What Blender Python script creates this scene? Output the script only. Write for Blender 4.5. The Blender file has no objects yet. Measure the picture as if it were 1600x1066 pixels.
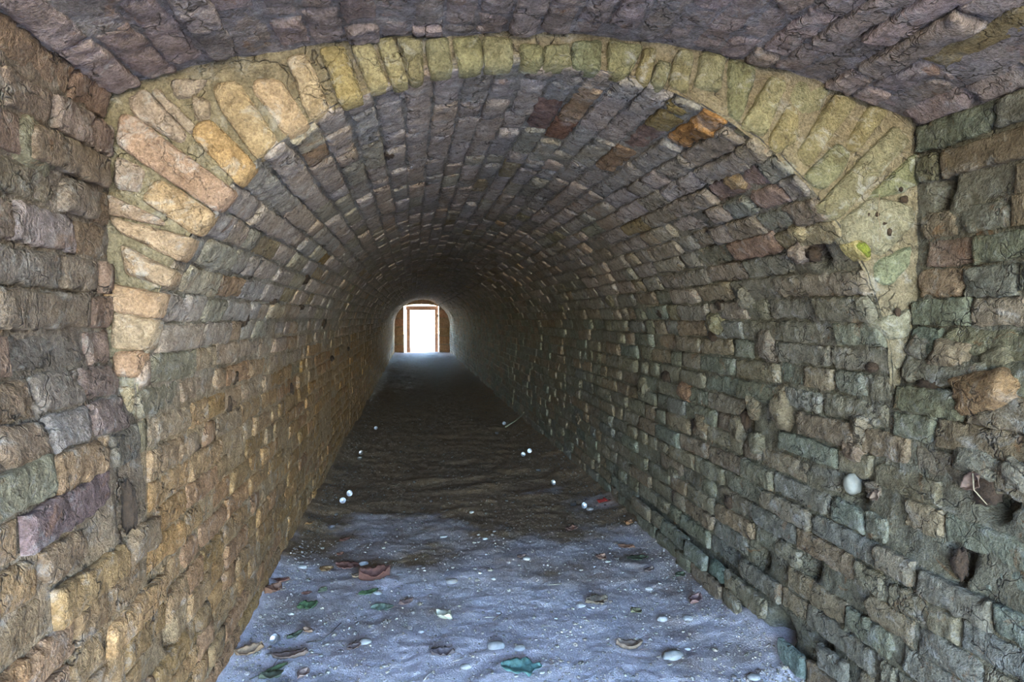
import bpy, bmesh, math, random
import numpy as np
from mathutils import Vector, Matrix, noise

SC = bpy.context.scene
COL = SC.collection

# ------------------------------------------------------------------ camera, sky, sun, exposure
EYE = Vector((0.0, 0.0, 1.05))
FPX = 1067.0
YAW, PITCH = math.radians(8.235), math.radians(1.906)
cam_data = bpy.data.cameras.new('camera')
cam_data.sensor_width = 36.0
cam_data.lens = 36.0 * FPX / 1600.0
cam_data.clip_start = 0.02
camera = bpy.data.objects.new('camera', cam_data)
camera.location = EYE
camera.rotation_euler = (math.pi / 2 - PITCH, 0.0, -YAW)
COL.objects.link(camera)
SC.camera = camera

world = bpy.data.worlds.new('sky')
SC.world = world
world.use_nodes = True
wn = world.node_tree
wn.nodes.clear()
wo = wn.nodes.new('ShaderNodeOutputWorld')
wb = wn.nodes.new('ShaderNodeBackground')
sky = wn.nodes.new('ShaderNodeTexSky')
sky.sky_type = 'NISHITA'
sky.sun_disc = False
sky.sun_elevation = math.radians(52)
sky.sun_rotation = math.radians(100)
sky.air_density = 1.0
sky.dust_density = 0.0
sky.ozone_density = 3.0
wb.inputs['Strength'].default_value = 1.0
wn.links.new(sky.outputs[0], wb.inputs[0])
wn.links.new(wb.outputs[0], wo.inputs[0])

sun_data = bpy.data.lights.new('sun', 'SUN')
sun_data.energy = 3.5
sun_data.color = (1.0, 0.9, 0.74)
sun_data.angle = math.radians(0.6)
sun = bpy.data.objects.new('sun', sun_data)
sun.rotation_euler = Vector((-0.62, -0.12, -0.78)).to_track_quat('-Z', 'Y').to_euler()   # high, from the side: it enters neither mouth directly
COL.objects.link(sun)

vs = SC.view_settings
vs.view_transform = 'Standard'
vs.look = 'None'
vs.exposure = 3.32
vs.gamma = 1.0
vs.use_curve_mapping = False
SC.cycles.max_bounces = 16
SC.cycles.diffuse_bounces = 12
SC.cycles.use_denoising = True
SC.cycles.sample_clamp_indirect = 20.0

# ------------------------------------------------------------------ helpers
rng = random.Random(11)
Rcam = camera.rotation_euler.to_matrix()

def ray(px, py):
    return (Rcam @ Vector(((px - 800.0) / FPX, -(py - 533.0) / FPX, -1.0))).normalized()

def project(p):
    q = Rcam.transposed() @ (Vector(p) - EYE)
    if q.z > -0.02:
        return None
    return (800.0 + FPX * q.x / -q.z, 533.0 - FPX * q.y / -q.z)

def fr(x, y, z, octaves=4):
    return noise.fractal(Vector((x, y, z)), 0.9, 2.1, octaves)

def nz(x, y, z):
    return noise.noise(Vector((x, y, z)))

def mesh_from(name, verts, faces, smooth=True, col=None):
    me = bpy.data.meshes.new(name)
    me.from_pydata([tuple(v) for v in verts], [], faces)
    if smooth:
        me.polygons.foreach_set('use_smooth', [True] * len(me.polygons))
    if col is not None:
        a = me.color_attributes.new('Col', 'FLOAT_COLOR', 'POINT')
        a.data.foreach_set('color', np.asarray(col, dtype=np.float32).ravel())
    me.update()
    return me

def link(name, me, mat=None, parent=None, color=None):
    o = bpy.data.objects.new(name, me)
    COL.objects.link(o)
    if mat is not None and len(me.materials) == 0:
        me.materials.append(mat)
    if parent is not None:
        o.parent = parent
    if color is not None:
        o.color = (color[0], color[1], color[2], 1.0)
    return o

def tag(o, label, cat, group=None):
    o['label'] = label
    o['category'] = cat
    if group:
        o['group'] = group
    return o

def struct(o, label=None):
    o['kind'] = 'structure'
    if label:
        o['label'] = label
    return o

# ------------------------------------------------------------------ materials
class NT:
    def __init__(self, name):
        self.m = bpy.data.materials.new(name)
        self.m.use_nodes = True
        self.t = self.m.node_tree
        self.t.nodes.clear()
        self.out = self.n('ShaderNodeOutputMaterial')
        self.b = self.n('ShaderNodeBsdfPrincipled')
        self.l(self.b.outputs[0], self.out.inputs[0])
    def n(self, typ, **kw):
        nd = self.t.nodes.new(typ)
        for k, v in kw.items():
            setattr(nd, k, v)
        return nd
    def l(self, a, b):
        self.t.links.new(a, b)
    def pos(self):
        return self.n('ShaderNodeNewGeometry').outputs['Position']
    def scaled(self, src, s):
        v = self.n('ShaderNodeVectorMath', operation='MULTIPLY')
        self.l(src, v.inputs[0])
        v.inputs[1].default_value = s
        return v.outputs[0]
    def noise(self, src, scale, detail=4.0, rough=0.6, dist=0.0):
        t = self.n('ShaderNodeTexNoise')
        self.l(src, t.inputs['Vector'])
        t.inputs['Scale'].default_value = scale
        t.inputs['Detail'].default_value = detail
        t.inputs['Roughness'].default_value = rough
        t.inputs['Distortion'].default_value = dist
        return t.outputs['Fac']
    def ramp(self, fac, stops):
        r = self.n('ShaderNodeValToRGB')
        self.l(fac, r.inputs[0])
        e = r.color_ramp.elements
        while len(e) < len(stops):
            e.new(0.5)
        for k, (p, c) in enumerate(stops):
            e[k].position = p
            e[k].color = (c, c, c, 1) if not hasattr(c, '__len__') else (c[0], c[1], c[2], 1)
        return r.outputs[0]
    def mix(self, fac, a, b, blend='MIX'):
        m = self.n('ShaderNodeMix', data_type='RGBA', blend_type=blend)
        for s, v in ((m.inputs[0], fac), (m.inputs[6], a), (m.inputs[7], b)):
            if hasattr(v, 'links'):
                self.l(v, s)
            elif hasattr(v, '__len__'):
                s.default_value = (v[0], v[1], v[2], 1)
            else:
                s.default_value = v
        return m.outputs[2]
    def math(self, op, a, b=None):
        m = self.n('ShaderNodeMath', operation=op)
        for s, v in ((m.inputs[0], a), (m.inputs[1], b)):
            if v is None:
                continue
            if hasattr(v, 'links'):
                self.l(v, s)
            else:
                s.default_value = v
        return m.outputs[0]
    def bump(self, h, strength, dist):
        b = self.n('ShaderNodeBump')
        b.inputs['Strength'].default_value = strength
        b.inputs['Distance'].default_value = dist
        self.l(h, b.inputs['Height'])
        self.l(b.outputs[0], self.b.inputs['Normal'])

def masonry(name, source, dirt=0.5, lime=0.3, rust=0.0, grit=1.0, cracks=0.6):
    """Weathered brick or mortar. source: 'object' (object colour), 'attr' (mesh colours) or a fixed colour."""
    m = NT(name)
    p = m.pos()
    if source == 'object':
        base = m.n('ShaderNodeObjectInfo').outputs['Color']
    elif source == 'attr':
        base = m.n('ShaderNodeAttribute', attribute_name='Col').outputs['Color']
    else:
        rgb = m.n('ShaderNodeRGB')
        rgb.outputs[0].default_value = (source[0], source[1], source[2], 1)
        base = rgb.outputs[0]
    base = m.mix(1.0, base, (0.90, 0.885, 0.88), 'MULTIPLY')
    big = m.noise(p, 7.0, 5.0, 0.62)
    mid = m.noise(p, 34.0, 5.0, 0.65, 0.4)
    fine = m.noise(p, 170.0, 4.0, 0.7)
    c = m.mix(m.ramp(mid, [(0.28, 0.0), (0.72, 1.0)]), m.mix(1.0, base, (0.58, 0.55, 0.51), 'MULTIPLY'), m.mix(1.0, base, (1.3, 1.28, 1.26), 'MULTIPLY'))
    c = m.mix(m.ramp(fine, [(0.34, 0.0), (0.66, 1.0)]), m.mix(1.0, c, (0.62, 0.61, 0.60), 'MULTIPLY'), m.mix(1.0, c, (1.24, 1.24, 1.23), 'MULTIPLY'))
    c = m.mix(m.ramp(big, [(0.44, 0.0), (0.68, dirt)]), c, m.mix(1.0, c, (0.62, 0.54, 0.42), 'MULTIPLY'))
    limen = m.noise(m.scaled(p, (1.0, 1.0, 1.3)), 16.0, 6.0, 0.7, 0.6)
    c = m.mix(m.ramp(limen, [(0.54, 0.0), (0.70, lime)]), c, (0.50, 0.49, 0.47))
    dark = m.noise(p, 58.0, 3.0, 0.7)
    c = m.mix(m.ramp(dark, [(0.24, 0.8), (0.36, 0.0)]), c, (0.07, 0.055, 0.04))
    if rust:
        rn = m.noise(p, 11.0, 5.0, 0.72, 0.8)
        c = m.mix(m.ramp(rn, [(0.605, 0.0), (0.665, rust)]), c, (0.23, 0.10, 0.03))
    # hairline cracks and open pores
    wob = m.n('ShaderNodeTexNoise')
    m.l(p, wob.inputs['Vector'])
    wob.inputs['Scale'].default_value = 18.0
    wob.inputs['Detail'].default_value = 3.0
    wv = m.n('ShaderNodeVectorMath', operation='MULTIPLY_ADD')
    m.l(wob.outputs['Color'], wv.inputs[0])
    wv.inputs[1].default_value = (0.09, 0.09, 0.09)
    m.l(p, wv.inputs[2])
    vo = m.n('ShaderNodeTexVoronoi', feature='DISTANCE_TO_EDGE')
    m.l(wv.outputs[0], vo.inputs['Vector'])
    vo.inputs['Scale'].default_value = 13.0
    gate_ = m.ramp(m.noise(p, 9.0, 2.0, 0.5), [(0.47, 0.0), (0.56, 1.0)])
    crack = m.math('MULTIPLY', m.ramp(vo.outputs['Distance'], [(0.004, 1.0), (0.028, 0.0)]), gate_)
    c = m.mix(m.math('MULTIPLY', crack, cracks), c, (0.045, 0.036, 0.028))
    m.l(c, m.b.inputs['Base Color'])
    m.b.inputs['Roughness'].default_value = 0.88
    m.b.inputs['Specular IOR Level'].default_value = 0.25
    h = m.math('ADD', m.math('MULTIPLY', mid, 1.0), m.math('MULTIPLY', fine, 0.38 * grit))
    h = m.math('ADD', h, m.math('MULTIPLY', limen, 0.5))
    h = m.math('SUBTRACT', h, m.math('MULTIPLY', crack, cracks * 0.7))
    m.bump(h, 1.0, 0.022)
    return m.m

M_BRICK = masonry('weathered_brick', 'object', 0.5, 0.35, 0.35)
M_BRICK_FAR = masonry('weathered_brick_far', 'attr', 0.5, 0.35, 0.35)
M_RING = masonry('pale_ring_brick', 'object', 0.75, 0.55, 0.0, 1.0, 0.25)

def simple(name, base, rough=0.8, var=0.35, scale=40.0, bump=0.4, metal=0.0, dist=0.004, spec=0.4, objcol=False):
    m = NT(name)
    p = m.pos()
    if objcol:
        b = m.n('ShaderNodeObjectInfo').outputs['Color']
    else:
        r = m.n('ShaderNodeRGB')
        r.outputs[0].default_value = (base[0], base[1], base[2], 1)
        b = r.outputs[0]
    n1 = m.noise(p, scale, 5.0, 0.65)
    c = m.mix(m.ramp(n1, [(0.3, 0.0), (0.7, 1.0)]), m.mix(1.0, b, (1 - var,) * 3, 'MULTIPLY'), m.mix(1.0, b, (1 + var * 0.6,) * 3, 'MULTIPLY'))
    m.l(c, m.b.inputs['Base Color'])
    m.b.inputs['Roughness'].default_value = rough
    m.b.inputs['Metallic'].default_value = metal
    m.b.inputs['Specular IOR Level'].default_value = spec
    if bump:
        m.bump(n1, bump, dist)
    return m.m

M_STONE = masonry('rubble_stone', 'object', 0.45, 0.25, 0.25)
M_PEBBLE = simple('pebble', None, 0.6, 0.25, 60.0, 0.3, objcol=True)
M_LEAF = simple('dry_leaf', None, 0.7, 0.45, 90.0, 0.5, objcol=True)
M_METAL = simple('aluminium', (0.62, 0.63, 0.66), 0.38, 0.08, 120.0, 0.1, metal=1.0)
M_FOIL = simple('red_foil', (0.42, 0.05, 0.04), 0.3, 0.3, 70.0, 0.3)
M_TWIG = simple('dry_twig', None, 0.85, 0.35, 120.0, 0.5, objcol=True)
M_MOSS = simple('moss', (0.15, 0.165, 0.02), 0.95, 0.6, 170.0, 1.0, dist=0.006)
M_SOIL = simple('dark_soil', (0.042, 0.024, 0.013), 0.95, 0.5, 110.0, 1.0, dist=0.006)
M_BLOCK = masonry('sandstone_block', 'object', 0.5, 0.15)
M_TIMBER = simple('gate_timber', (0.30, 0.17, 0.11), 0.8, 0.4, 20.0, 0.5)
M_IRON = simple('iron', (0.05, 0.045, 0.04), 0.6, 0.3, 60.0, 0.3)

def floor_material():
    m = NT('sandy_floor')
    p = m.pos()
    big = m.noise(p, 1.6, 5.0, 0.6)
    mid = m.noise(p, 22.0, 5.0, 0.68, 0.5)
    fine = m.noise(p, 190.0, 4.0, 0.75)
    # grey dust and gravel in front, brown trodden earth farther in, ragged between; blue daylight in front and inner gloom painted in too
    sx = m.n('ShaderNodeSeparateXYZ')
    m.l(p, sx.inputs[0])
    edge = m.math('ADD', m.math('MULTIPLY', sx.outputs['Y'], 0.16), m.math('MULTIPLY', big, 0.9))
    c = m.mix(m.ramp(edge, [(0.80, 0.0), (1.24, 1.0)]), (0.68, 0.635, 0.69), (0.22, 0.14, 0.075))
    c = m.mix(m.ramp(mid, [(0.30, 0.0), (0.70, 1.0)]), m.mix(1.0, c, (0.86, 0.84, 0.82), 'MULTIPLY'), m.mix(1.0, c, (1.2, 1.2, 1.2), 'MULTIPLY'))
    c = m.mix(m.ramp(fine, [(0.35, 0.0), (0.65, 1.0)]), m.mix(1.0, c, (0.72, 0.71, 0.7), 'MULTIPLY'), m.mix(1.0, c, (1.22, 1.22, 1.22), 'MULTIPLY'))
    v = m.n('ShaderNodeTexVoronoi')
    m.l(p, v.inputs['Vector'])
    v.inputs['Scale'].default_value = 85.0
    speck = m.ramp(v.outputs['Distance'], [(0.10, 1.0), (0.17, 0.0)])
    pick = m.ramp(m.noise(p, 31.0, 2.0, 0.5), [(0.50, 0.0), (0.60, 1.0)])
    c = m.mix(m.math('MULTIPLY', speck, pick), c, (0.62, 0.60, 0.56))
    m.l(c, m.b.inputs['Base Color'])
    m.b.inputs['Roughness'].default_value = 0.8
    m.b.inputs['Specular IOR Level'].default_value = 0.4
    h = m.math('ADD', m.math('MULTIPLY', mid, 0.55), m.math('MULTIPLY', fine, 0.45))
    m.bump(h, 1.0, 0.026)
    return m.m
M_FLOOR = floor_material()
M_GROUND = simple('sunlit_earth', (0.46, 0.36, 0.24), 0.95, 0.25, 1.5, 0.3)

# ------------------------------------------------------------------ profiles (cross-sections)
ZR = 1.485          # the arch ring stands here
YEND = 21.0         # far end of the passage
YIN = -1.0          # mouth of the passage, behind the photographer
CX, AX, ZS, BZ, PN = 0.2875, 0.8425, 0.89, 0.717, 1.91
XL, XR = CX - AX, CX + AX

class Profile:
    def __init__(self, pts):
        p = np.array(pts, float)
        d = np.hypot(*np.diff(p, axis=0).T)
        self.S = np.r_[0, np.cumsum(d)]
        n = 1600
        s = np.linspace(0, self.S[-1], n)
        self.s = s
        self.P = np.c_[np.interp(s, self.S, p[:, 0]), np.interp(s, self.S, p[:, 1])]
        t = np.gradient(self.P, s, axis=0)
        t /= np.hypot(t[:, 0], t[:, 1])[:, None]
        self.T = t
        k = np.ones(31) / 31
        ts = np.c_[np.convolve(np.pad(t[:, 0], 15, 'edge'), k, 'valid'), np.convolve(np.pad(t[:, 1], 15, 'edge'), k, 'valid')]
        t = ts / np.hypot(ts[:, 0], ts[:, 1])[:, None]
        self.T = t
        self.N = np.c_[t[:, 1], -t[:, 0]]        # towards the inside
        self.L = self.S[-1]
    def at(self, s):
        i = (s / self.L) * (len(self.s) - 1)
        i = min(max(i, 0), len(self.s) - 1.001)
        k = int(i); f = i - k
        p = self.P[k] * (1 - f) + self.P[k + 1] * f
        t = self.T[k] * (1 - f) + self.T[k + 1] * f
        t = t / math.hypot(*t)
        return p, t, (t[1], -t[0])
    def near(self, x, z):
        k = np.argmin((self.P[:, 0] - x) ** 2 + (self.P[:, 1] - z) ** 2)
        return float(self.s[k])

BOT = -0.12
th = np.linspace(math.pi, 0, 400)
arch = np.c_[CX + AX * np.sign(np.cos(th)) * np.abs(np.cos(th)) ** (2 / PN), ZS + BZ * np.abs(np.sin(th)) ** (2 / PN)]
TUN = Profile(np.vstack([[(XL, BOT)], arch, [(XR, BOT)]]))
XLO, XRO = -0.605, 1.19
OCX, OCZ, OR_ = 0.327, -0.977, 2.642
xs = np.linspace(XLO, XRO, 200)
OUT = Profile(np.vstack([[(XL - 0.002, BOT), (XL - 0.004, 0.82), (XLO, 0.99)], np.c_[xs, OCZ + np.sqrt(OR_ ** 2 - (xs - OCX) ** 2)], [(XRO, 1.02), (XR + 0.004, 0.84), (XR + 0.002, BOT)]]))

def inside_tunnel(x, z):
    if x < XL or x > XR:
        return False
    if z <= ZS:
        return True
    return (abs((x - CX) / AX) ** PN + ((z - ZS) / BZ) ** PN) <= 1.0

def inside_outer(x, z):
    a = min(max((z - 0.82) / 0.17, 0.0), 1.0)
    b = min(max((z - 0.84) / 0.18, 0.0), 1.0)
    return XL - 0.004 + (XLO - XL + 0.004) * a < x < XR + 0.004 + (XRO - XR - 0.004) * b and z < OCZ + math.sqrt(max(OR_ ** 2 - (x - OCX) ** 2, 0))

def hit(px, py):
    """Where the line of sight of a photograph pixel meets the masonry: (kind, point)."""
    d = ray(px, py)
    t = 0.3
    while t < 26:
        p = EYE + d * t
        if p.z < 0.0:
            t2 = EYE.z / -d.z
            return 'floor', EYE + d * t2
        if p.y < ZR:
            if not inside_outer(p.x, p.z):
                return 'outer', p
        else:
            if not inside_tunnel(p.x, p.z):
                if p.y - ZR < 0.012 * 1.5:
                    return 'ring', EYE + d * ((ZR) / d.y)
                return 'tunnel', p
        t += 0.004
    return 'end', p

def on_ring(px, py, dy=0.0):
    d = ray(px, py)
    q = EYE + d * ((ZR + dy) / d.y)
    return q.x, q.z

# ------------------------------------------------------------------ holes, proud stones and tints, read off the photograph
HOLES = [  # px, py, half length along the passage, half height, depth
    (1330, 757, 0.030, 0.028, 0.07), (1219, 985, 0.05, 0.04, 0.09), (1263, 880, 0.02, 0.03, 0.05),
    (1282, 1010, 0.022, 0.04, 0.07), (197, 785, 0.012, 0.06, 0.06), (1540, 775, 0.03, 0.03, 0.05),
    (1270, 395, 0.03, 0.025, 0.06), (1160, 655, 0.03, 0.06, 0.05), (1490, 870, 0.015, 0.04, 0.05),
    (1215, 655, 0.03, 0.02, 0.03), (1385, 960, 0.015, 0.035, 0.05), (1470, 290, 0.012, 0.04, 0.04),
    (1185, 870, 0.03, 0.02, 0.05), (383, 497, 0.02, 0.03, 0.05), (270, 985, 0.012, 0.03, 0.05)]
TINTS = [  # px, py, colour of the brick there
    (1055, 185, (0.40, 0.30, 0.12)), (1092, 205, (0.52, 0.27, 0.09)), (1030, 215, (0.33, 0.22, 0.18)),
    (1150, 290, (0.48, 0.36, 0.20)), (1185, 295, (0.36, 0.26, 0.22)), (1250, 368, (0.45, 0.38, 0.24)),
    (1180, 388, (0.40, 0.27, 0.20)), (885, 196, (0.36, 0.19, 0.12)), (873, 165, (0.34, 0.22, 0.19)),
    (512, 407, (0.48, 0.32, 0.13)), (165, 790, (0.27, 0.18, 0.17)), (925, 360, (0.42, 0.42, 0.32)),
    (975, 250, (0.40, 0.27, 0.17)), (985, 365, (0.40, 0.31, 0.16)), (1500, 385, (0.33, 0.24, 0.19)),
    (1490, 430, (0.34, 0.25, 0.17)), (1520, 495, (0.33, 0.27, 0.20)), (1500, 60, (0.36, 0.28, 0.14)),
    (355, 430, (0.46, 0.31, 0.20)), (1130, 905, (0.22, 0.29, 0.24)), (1260, 1030, (0.25, 0.33, 0.31)),
    (140, 200, (0.36, 0.28, 0.25)), (255, 215, (0.4, 0.33, 0.29)), (100, 375, (0.36, 0.29, 0.28)),
    (100, 660, (0.36, 0.30, 0.27)), (80, 720, (0.33, 0.29, 0.20)), (230, 700, (0.40, 0.33, 0.21)),
    (470, 575, (0.40, 0.32, 0.2)), (300, 560, (0.36, 0.31, 0.22)), (250, 640, (0.37, 0.31, 0.22))]
def locate(px, py):
    k, p = hit(px, py)
    if k == 'outer':
        return 'outer', OUT.near(p.x, p.z), p.y, p
    if k == 'tunnel':
        return 'tunnel', TUN.near(p.x, p.z), p.y, p
    return k, 0.0, p.y, p
HOLES = [locate(h[0], h[1])[:3] + h[2:] for h in HOLES]
TINTS = [locate(t[0], t[1])[:3] + (t[2],) for t in TINTS]

def hole_depth(which, s, y):
    d = 0.0
    for k, hs, hy, ry, rs, dep in HOLES:
        if k != which:
            continue
        q = ((s - hs) / (rs + 0.012)) ** 2 + ((y - hy) / (ry + 0.012)) ** 2
        if q < 1.6:
            d = max(d, dep * min(1.0, (1.6 - q) * 1.6))
    return d

# ------------------------------------------------------------------ brick shapes
def brick_mesh(name, L, H, D, nx, ny, seed, rough):
    r = random.Random(seed)
    ox, oy = r.uniform(0, 50), r.uniform(0, 50)
    V, F = [], []
    cut = [r.uniform(0.1, 0.42) * H if r.random() < 0.38 else 0.0 for _ in range(4)]
    for j in range(ny + 1):
        for i in range(nx + 1):
            u, v = i / nx, j / ny
            # crowd the rows towards the edges
            u = u - 0.06 * math.sin(2 * math.pi * u)
            v = v - 0.10 * math.sin(2 * math.pi * v)
            x, y = (u - 0.5) * L, (v - 0.5) * H
            ex, ey = min(u, 1 - u) * L, min(v, 1 - v) * H
            # worn corners
            c = cut[(1 if u > 0.5 else 0) + (2 if v > 0.5 else 0)]
            k = max(0.0, c - math.hypot(ex, ey) * 0.9)
            x -= math.copysign(k * 0.5, x)
            y -= math.copysign(k * 0.4, y)
            e = min(ex, ey)
            chip = max(0.0, nz(ox + x * 40, oy + y * 40, seed + 21) - 0.12) * 0.03 * math.exp(-e / 0.010)
            drop = 0.0045 * math.exp(-e / 0.0035) + chip
            n1 = nz(ox + x * 18, oy + y * 26, seed)
            n2 = nz(ox + x * 60, oy + y * 70, seed + 9)
            n3 = nz(ox + x * 150, oy + y * 160, seed + 13)
            z = D - drop + rough * (n1 * 0.75 + n2 * 0.5 + n3 * 0.3)
            edge = math.exp(-e / 0.008)
            x += (rough * 0.5 * nz(ox + y * 60, x * 30, seed + 3)) * edge
            y += (rough * 0.8 * nz(oy + x * 28, y * 22, seed + 5) + rough * 0.4 * nz(oy + x * 90, y * 22, seed + 6)) * edge
            V.append((x, y, z))
    W = nx + 1
    for j in range(ny):
        for i in range(nx):
            a = j * W + i
            F.append((a, a + 1, a + W + 1, a + W))
    rim = [i for i in range(W)] + [j * W + nx for j in range(1, ny + 1)] + [ny * W + i for i in range(nx - 1, -1, -1)] + [j * W for j in range(ny - 1, 0, -1)]
    b0 = len(V)
    for k in rim:
        x, y, z = V[k]
        V.append((x * 1.0, y * 1.0, -0.02))
    n = len(rim)
    for k in range(n):
        a, b = rim[k], rim[(k + 1) % n]
        F.append((a, b0 + k, b0 + (k + 1) % n, b))
    return mesh_from(name, V, F)

KINDS = {}
for cls, (nx, ny, count) in {'hi': (26, 9, 16), 'mid': (8, 4, 12)}.items():
    for nm, L in (('stretcher', 0.26), ('header', 0.125)):
        q = nx if nm == 'stretcher' else max(4, int(nx * 0.6))
        KINDS[cls, nm] = [brick_mesh('brick_' + nm, L, 0.056, 0.0, q, ny, 100 + 31 * k + len(nm), 0.0065 if cls == 'hi' else 0.005) for k in range(count)]
for v in KINDS.values():
    for me in v:
        me.materials.append(M_BRICK)

# low brick for the far mass: chamfered block, 18 triangles
LOWV = np.array([(-.5, -.5, -1), (.5, -.5, -1), (.5, .5, -1), (-.5, .5, -1),
                 (-.5, -.5, -.18), (.5, -.5, -.18), (.5, .5, -.18), (-.5, .5, -.18),
                 (-.47, -.38, 0), (.47, -.38, 0), (.47, .38, 0), (-.47, .38, 0)], float)
LOWF = [(0, 1, 5, 4), (1, 2, 6, 5), (2, 3, 7, 6), (3, 0, 4, 7), (4, 5, 9, 8), (5, 6, 10, 9), (6, 7, 11, 10), (7, 4, 8, 11), (8, 9, 10, 11)]

# ------------------------------------------------------------------ masonry colours (albedo)
PAL = {
    'wall_left': [(0.491, 0.289, 0.131), (0.447, 0.276, 0.137), (0.415, 0.255, 0.112), (0.458, 0.264, 0.140), (0.393, 0.246, 0.119), (0.479, 0.297, 0.149)],
    'wall_right': [(0.249, 0.225, 0.162), (0.228, 0.22, 0.162), (0.265, 0.22, 0.153), (0.233, 0.22, 0.180), (0.270, 0.21, 0.144), (0.217, 0.225, 0.171)],
    'vault': [(0.432, 0.371, 0.332), (0.408, 0.365, 0.353), (0.396, 0.360, 0.292), (0.444, 0.365, 0.307), (0.372, 0.343, 0.317), (0.451, 0.387, 0.353)],
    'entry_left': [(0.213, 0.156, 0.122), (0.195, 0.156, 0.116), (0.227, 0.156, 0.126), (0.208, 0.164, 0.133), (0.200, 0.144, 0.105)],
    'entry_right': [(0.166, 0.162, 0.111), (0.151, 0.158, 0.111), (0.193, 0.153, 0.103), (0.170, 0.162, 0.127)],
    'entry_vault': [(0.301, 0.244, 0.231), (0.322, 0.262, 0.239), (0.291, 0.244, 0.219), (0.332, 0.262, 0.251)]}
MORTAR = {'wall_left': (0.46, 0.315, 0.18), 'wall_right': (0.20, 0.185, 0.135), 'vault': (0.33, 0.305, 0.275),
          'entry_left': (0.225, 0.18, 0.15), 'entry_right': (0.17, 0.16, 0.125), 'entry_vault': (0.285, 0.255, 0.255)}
M_MORTAR = {k: masonry('mortar_' + k, 'attr', 0.6, 0.3, 0.5 if 'right' in k else 0.25, 1.3) for k in MORTAR}
M_CORE = masonry('wall_core', (0.22, 0.2, 0.16))

def smooth(a, b, x):
    t = min(1.0, max(0.0, (x - a) / (b - a)))
    return t * t * (3 - 2 * t)

def blend(pal, x, z, y):
    """Which two palettes the masonry has at this height, and how much of the second."""
    w = 0.12 * nz(y * 2.1, z * 2.5, 4.0)
    if pal in ('wall_left', 'vault', 'wall_right'):
        if x < CX:
            return 'wall_left', 'vault', smooth(0.62, 1.18, z + w)
        return 'wall_right', 'vault', smooth(0.98, 1.62, z + w) * 0.9
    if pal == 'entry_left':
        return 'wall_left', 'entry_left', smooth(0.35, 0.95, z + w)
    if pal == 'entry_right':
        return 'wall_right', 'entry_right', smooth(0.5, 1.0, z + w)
    return pal, pal, 0.0

def pick_colour(pal, r, x, z, y):
    p1, p2, t = blend(pal, x, z, y)
    t = min(1.0, max(0.0, t + (r.uniform(-0.3, 0.3) if 0.02 < t < 0.98 else 0)))
    a, b = r.choice(PAL[p1]), r.choice(PAL[p2])
    c = [a[q] * (1 - t) + b[q] * t for q in range(3)]
    f = r.uniform(0.9, 1.1)
    h = r.uniform(-0.012, 0.012)
    return [max(0.02, c[0] * f + h), max(0.02, c[1] * f), max(0.02, c[2] * f - h)]

# ------------------------------------------------------------------ shells: mortar bed and bricks
def lumps(which, s, y, amp):
    return amp * (fr(s * 9, y * 9, 3.3 if which == 'outer' else 7.7, 5) * 0.9 + 0.45 * nz(s * 40, y * 40, 1.0))

def relief(which, s, y):
    """Slow bulges of the old masonry, shared by mortar and bricks."""
    a = 0.016 * nz(s * 2.2, y * 1.6, 11.0 if which == 'outer' else 21.0)
    if which == 'tunnel' and s > TUN.L * 0.62:
        a += 0.014 * nz(s * 5.0, y * 4.0, 31.0)
        if y > 3:
            a += min(1.0, (y - 3) / 5) * 0.03
    return a

def y_steps(y0, y1):
    ys = [y0]
    while ys[-1] < y1:
        y = ys[-1]
        ys.append(y + (0.014 if y < 3.2 else 0.014 + (y - 3.2) * 0.02))
    ys[-1] = y1
    return ys

def bed(name, prof, which, s0, s1, y0, y1, pal, depth, amp):
    ys = y_steps(y0, y1) if which == 'tunnel' else list(np.linspace(y0, 0.6, 16)) + list(np.arange(0.614, y1, 0.014)) + [y1]
    ns = max(4, int((s1 - s0) / 0.012))
    ss = np.linspace(max(0, s0 - 0.02), min(prof.L, s1 + 0.02), ns + 1)
    V, F, C = [], [], []
    for y in ys:
        fade = 1.0 if y < 9 else 0.5
        for s in ss:
            p, t, n = prof.at(s)
            d = -depth + relief(which, s, y) + (lumps(which, s, y, amp) * fade) - hole_depth(which, s, y)
            V.append((p[0] + n[0] * d, y, p[1] + n[1] * d))
            p1, p2, t2 = blend(pal, p[0], p[1], y)
            a, b = MORTAR[p1], MORTAR[p2]
            C.append((a[0] * (1 - t2) + b[0] * t2, a[1] * (1 - t2) + b[1] * t2, a[2] * (1 - t2) + b[2] * t2, 1))
    W = ns + 1
    for j in range(len(ys) - 1):
        for i in range(ns):
            a = j * W + i
            F.append((a, a + W, a + W + 1, a + 1))
    return struct(link(name, mesh_from(name, V, F, col=C), M_MORTAR[pal]))

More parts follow.
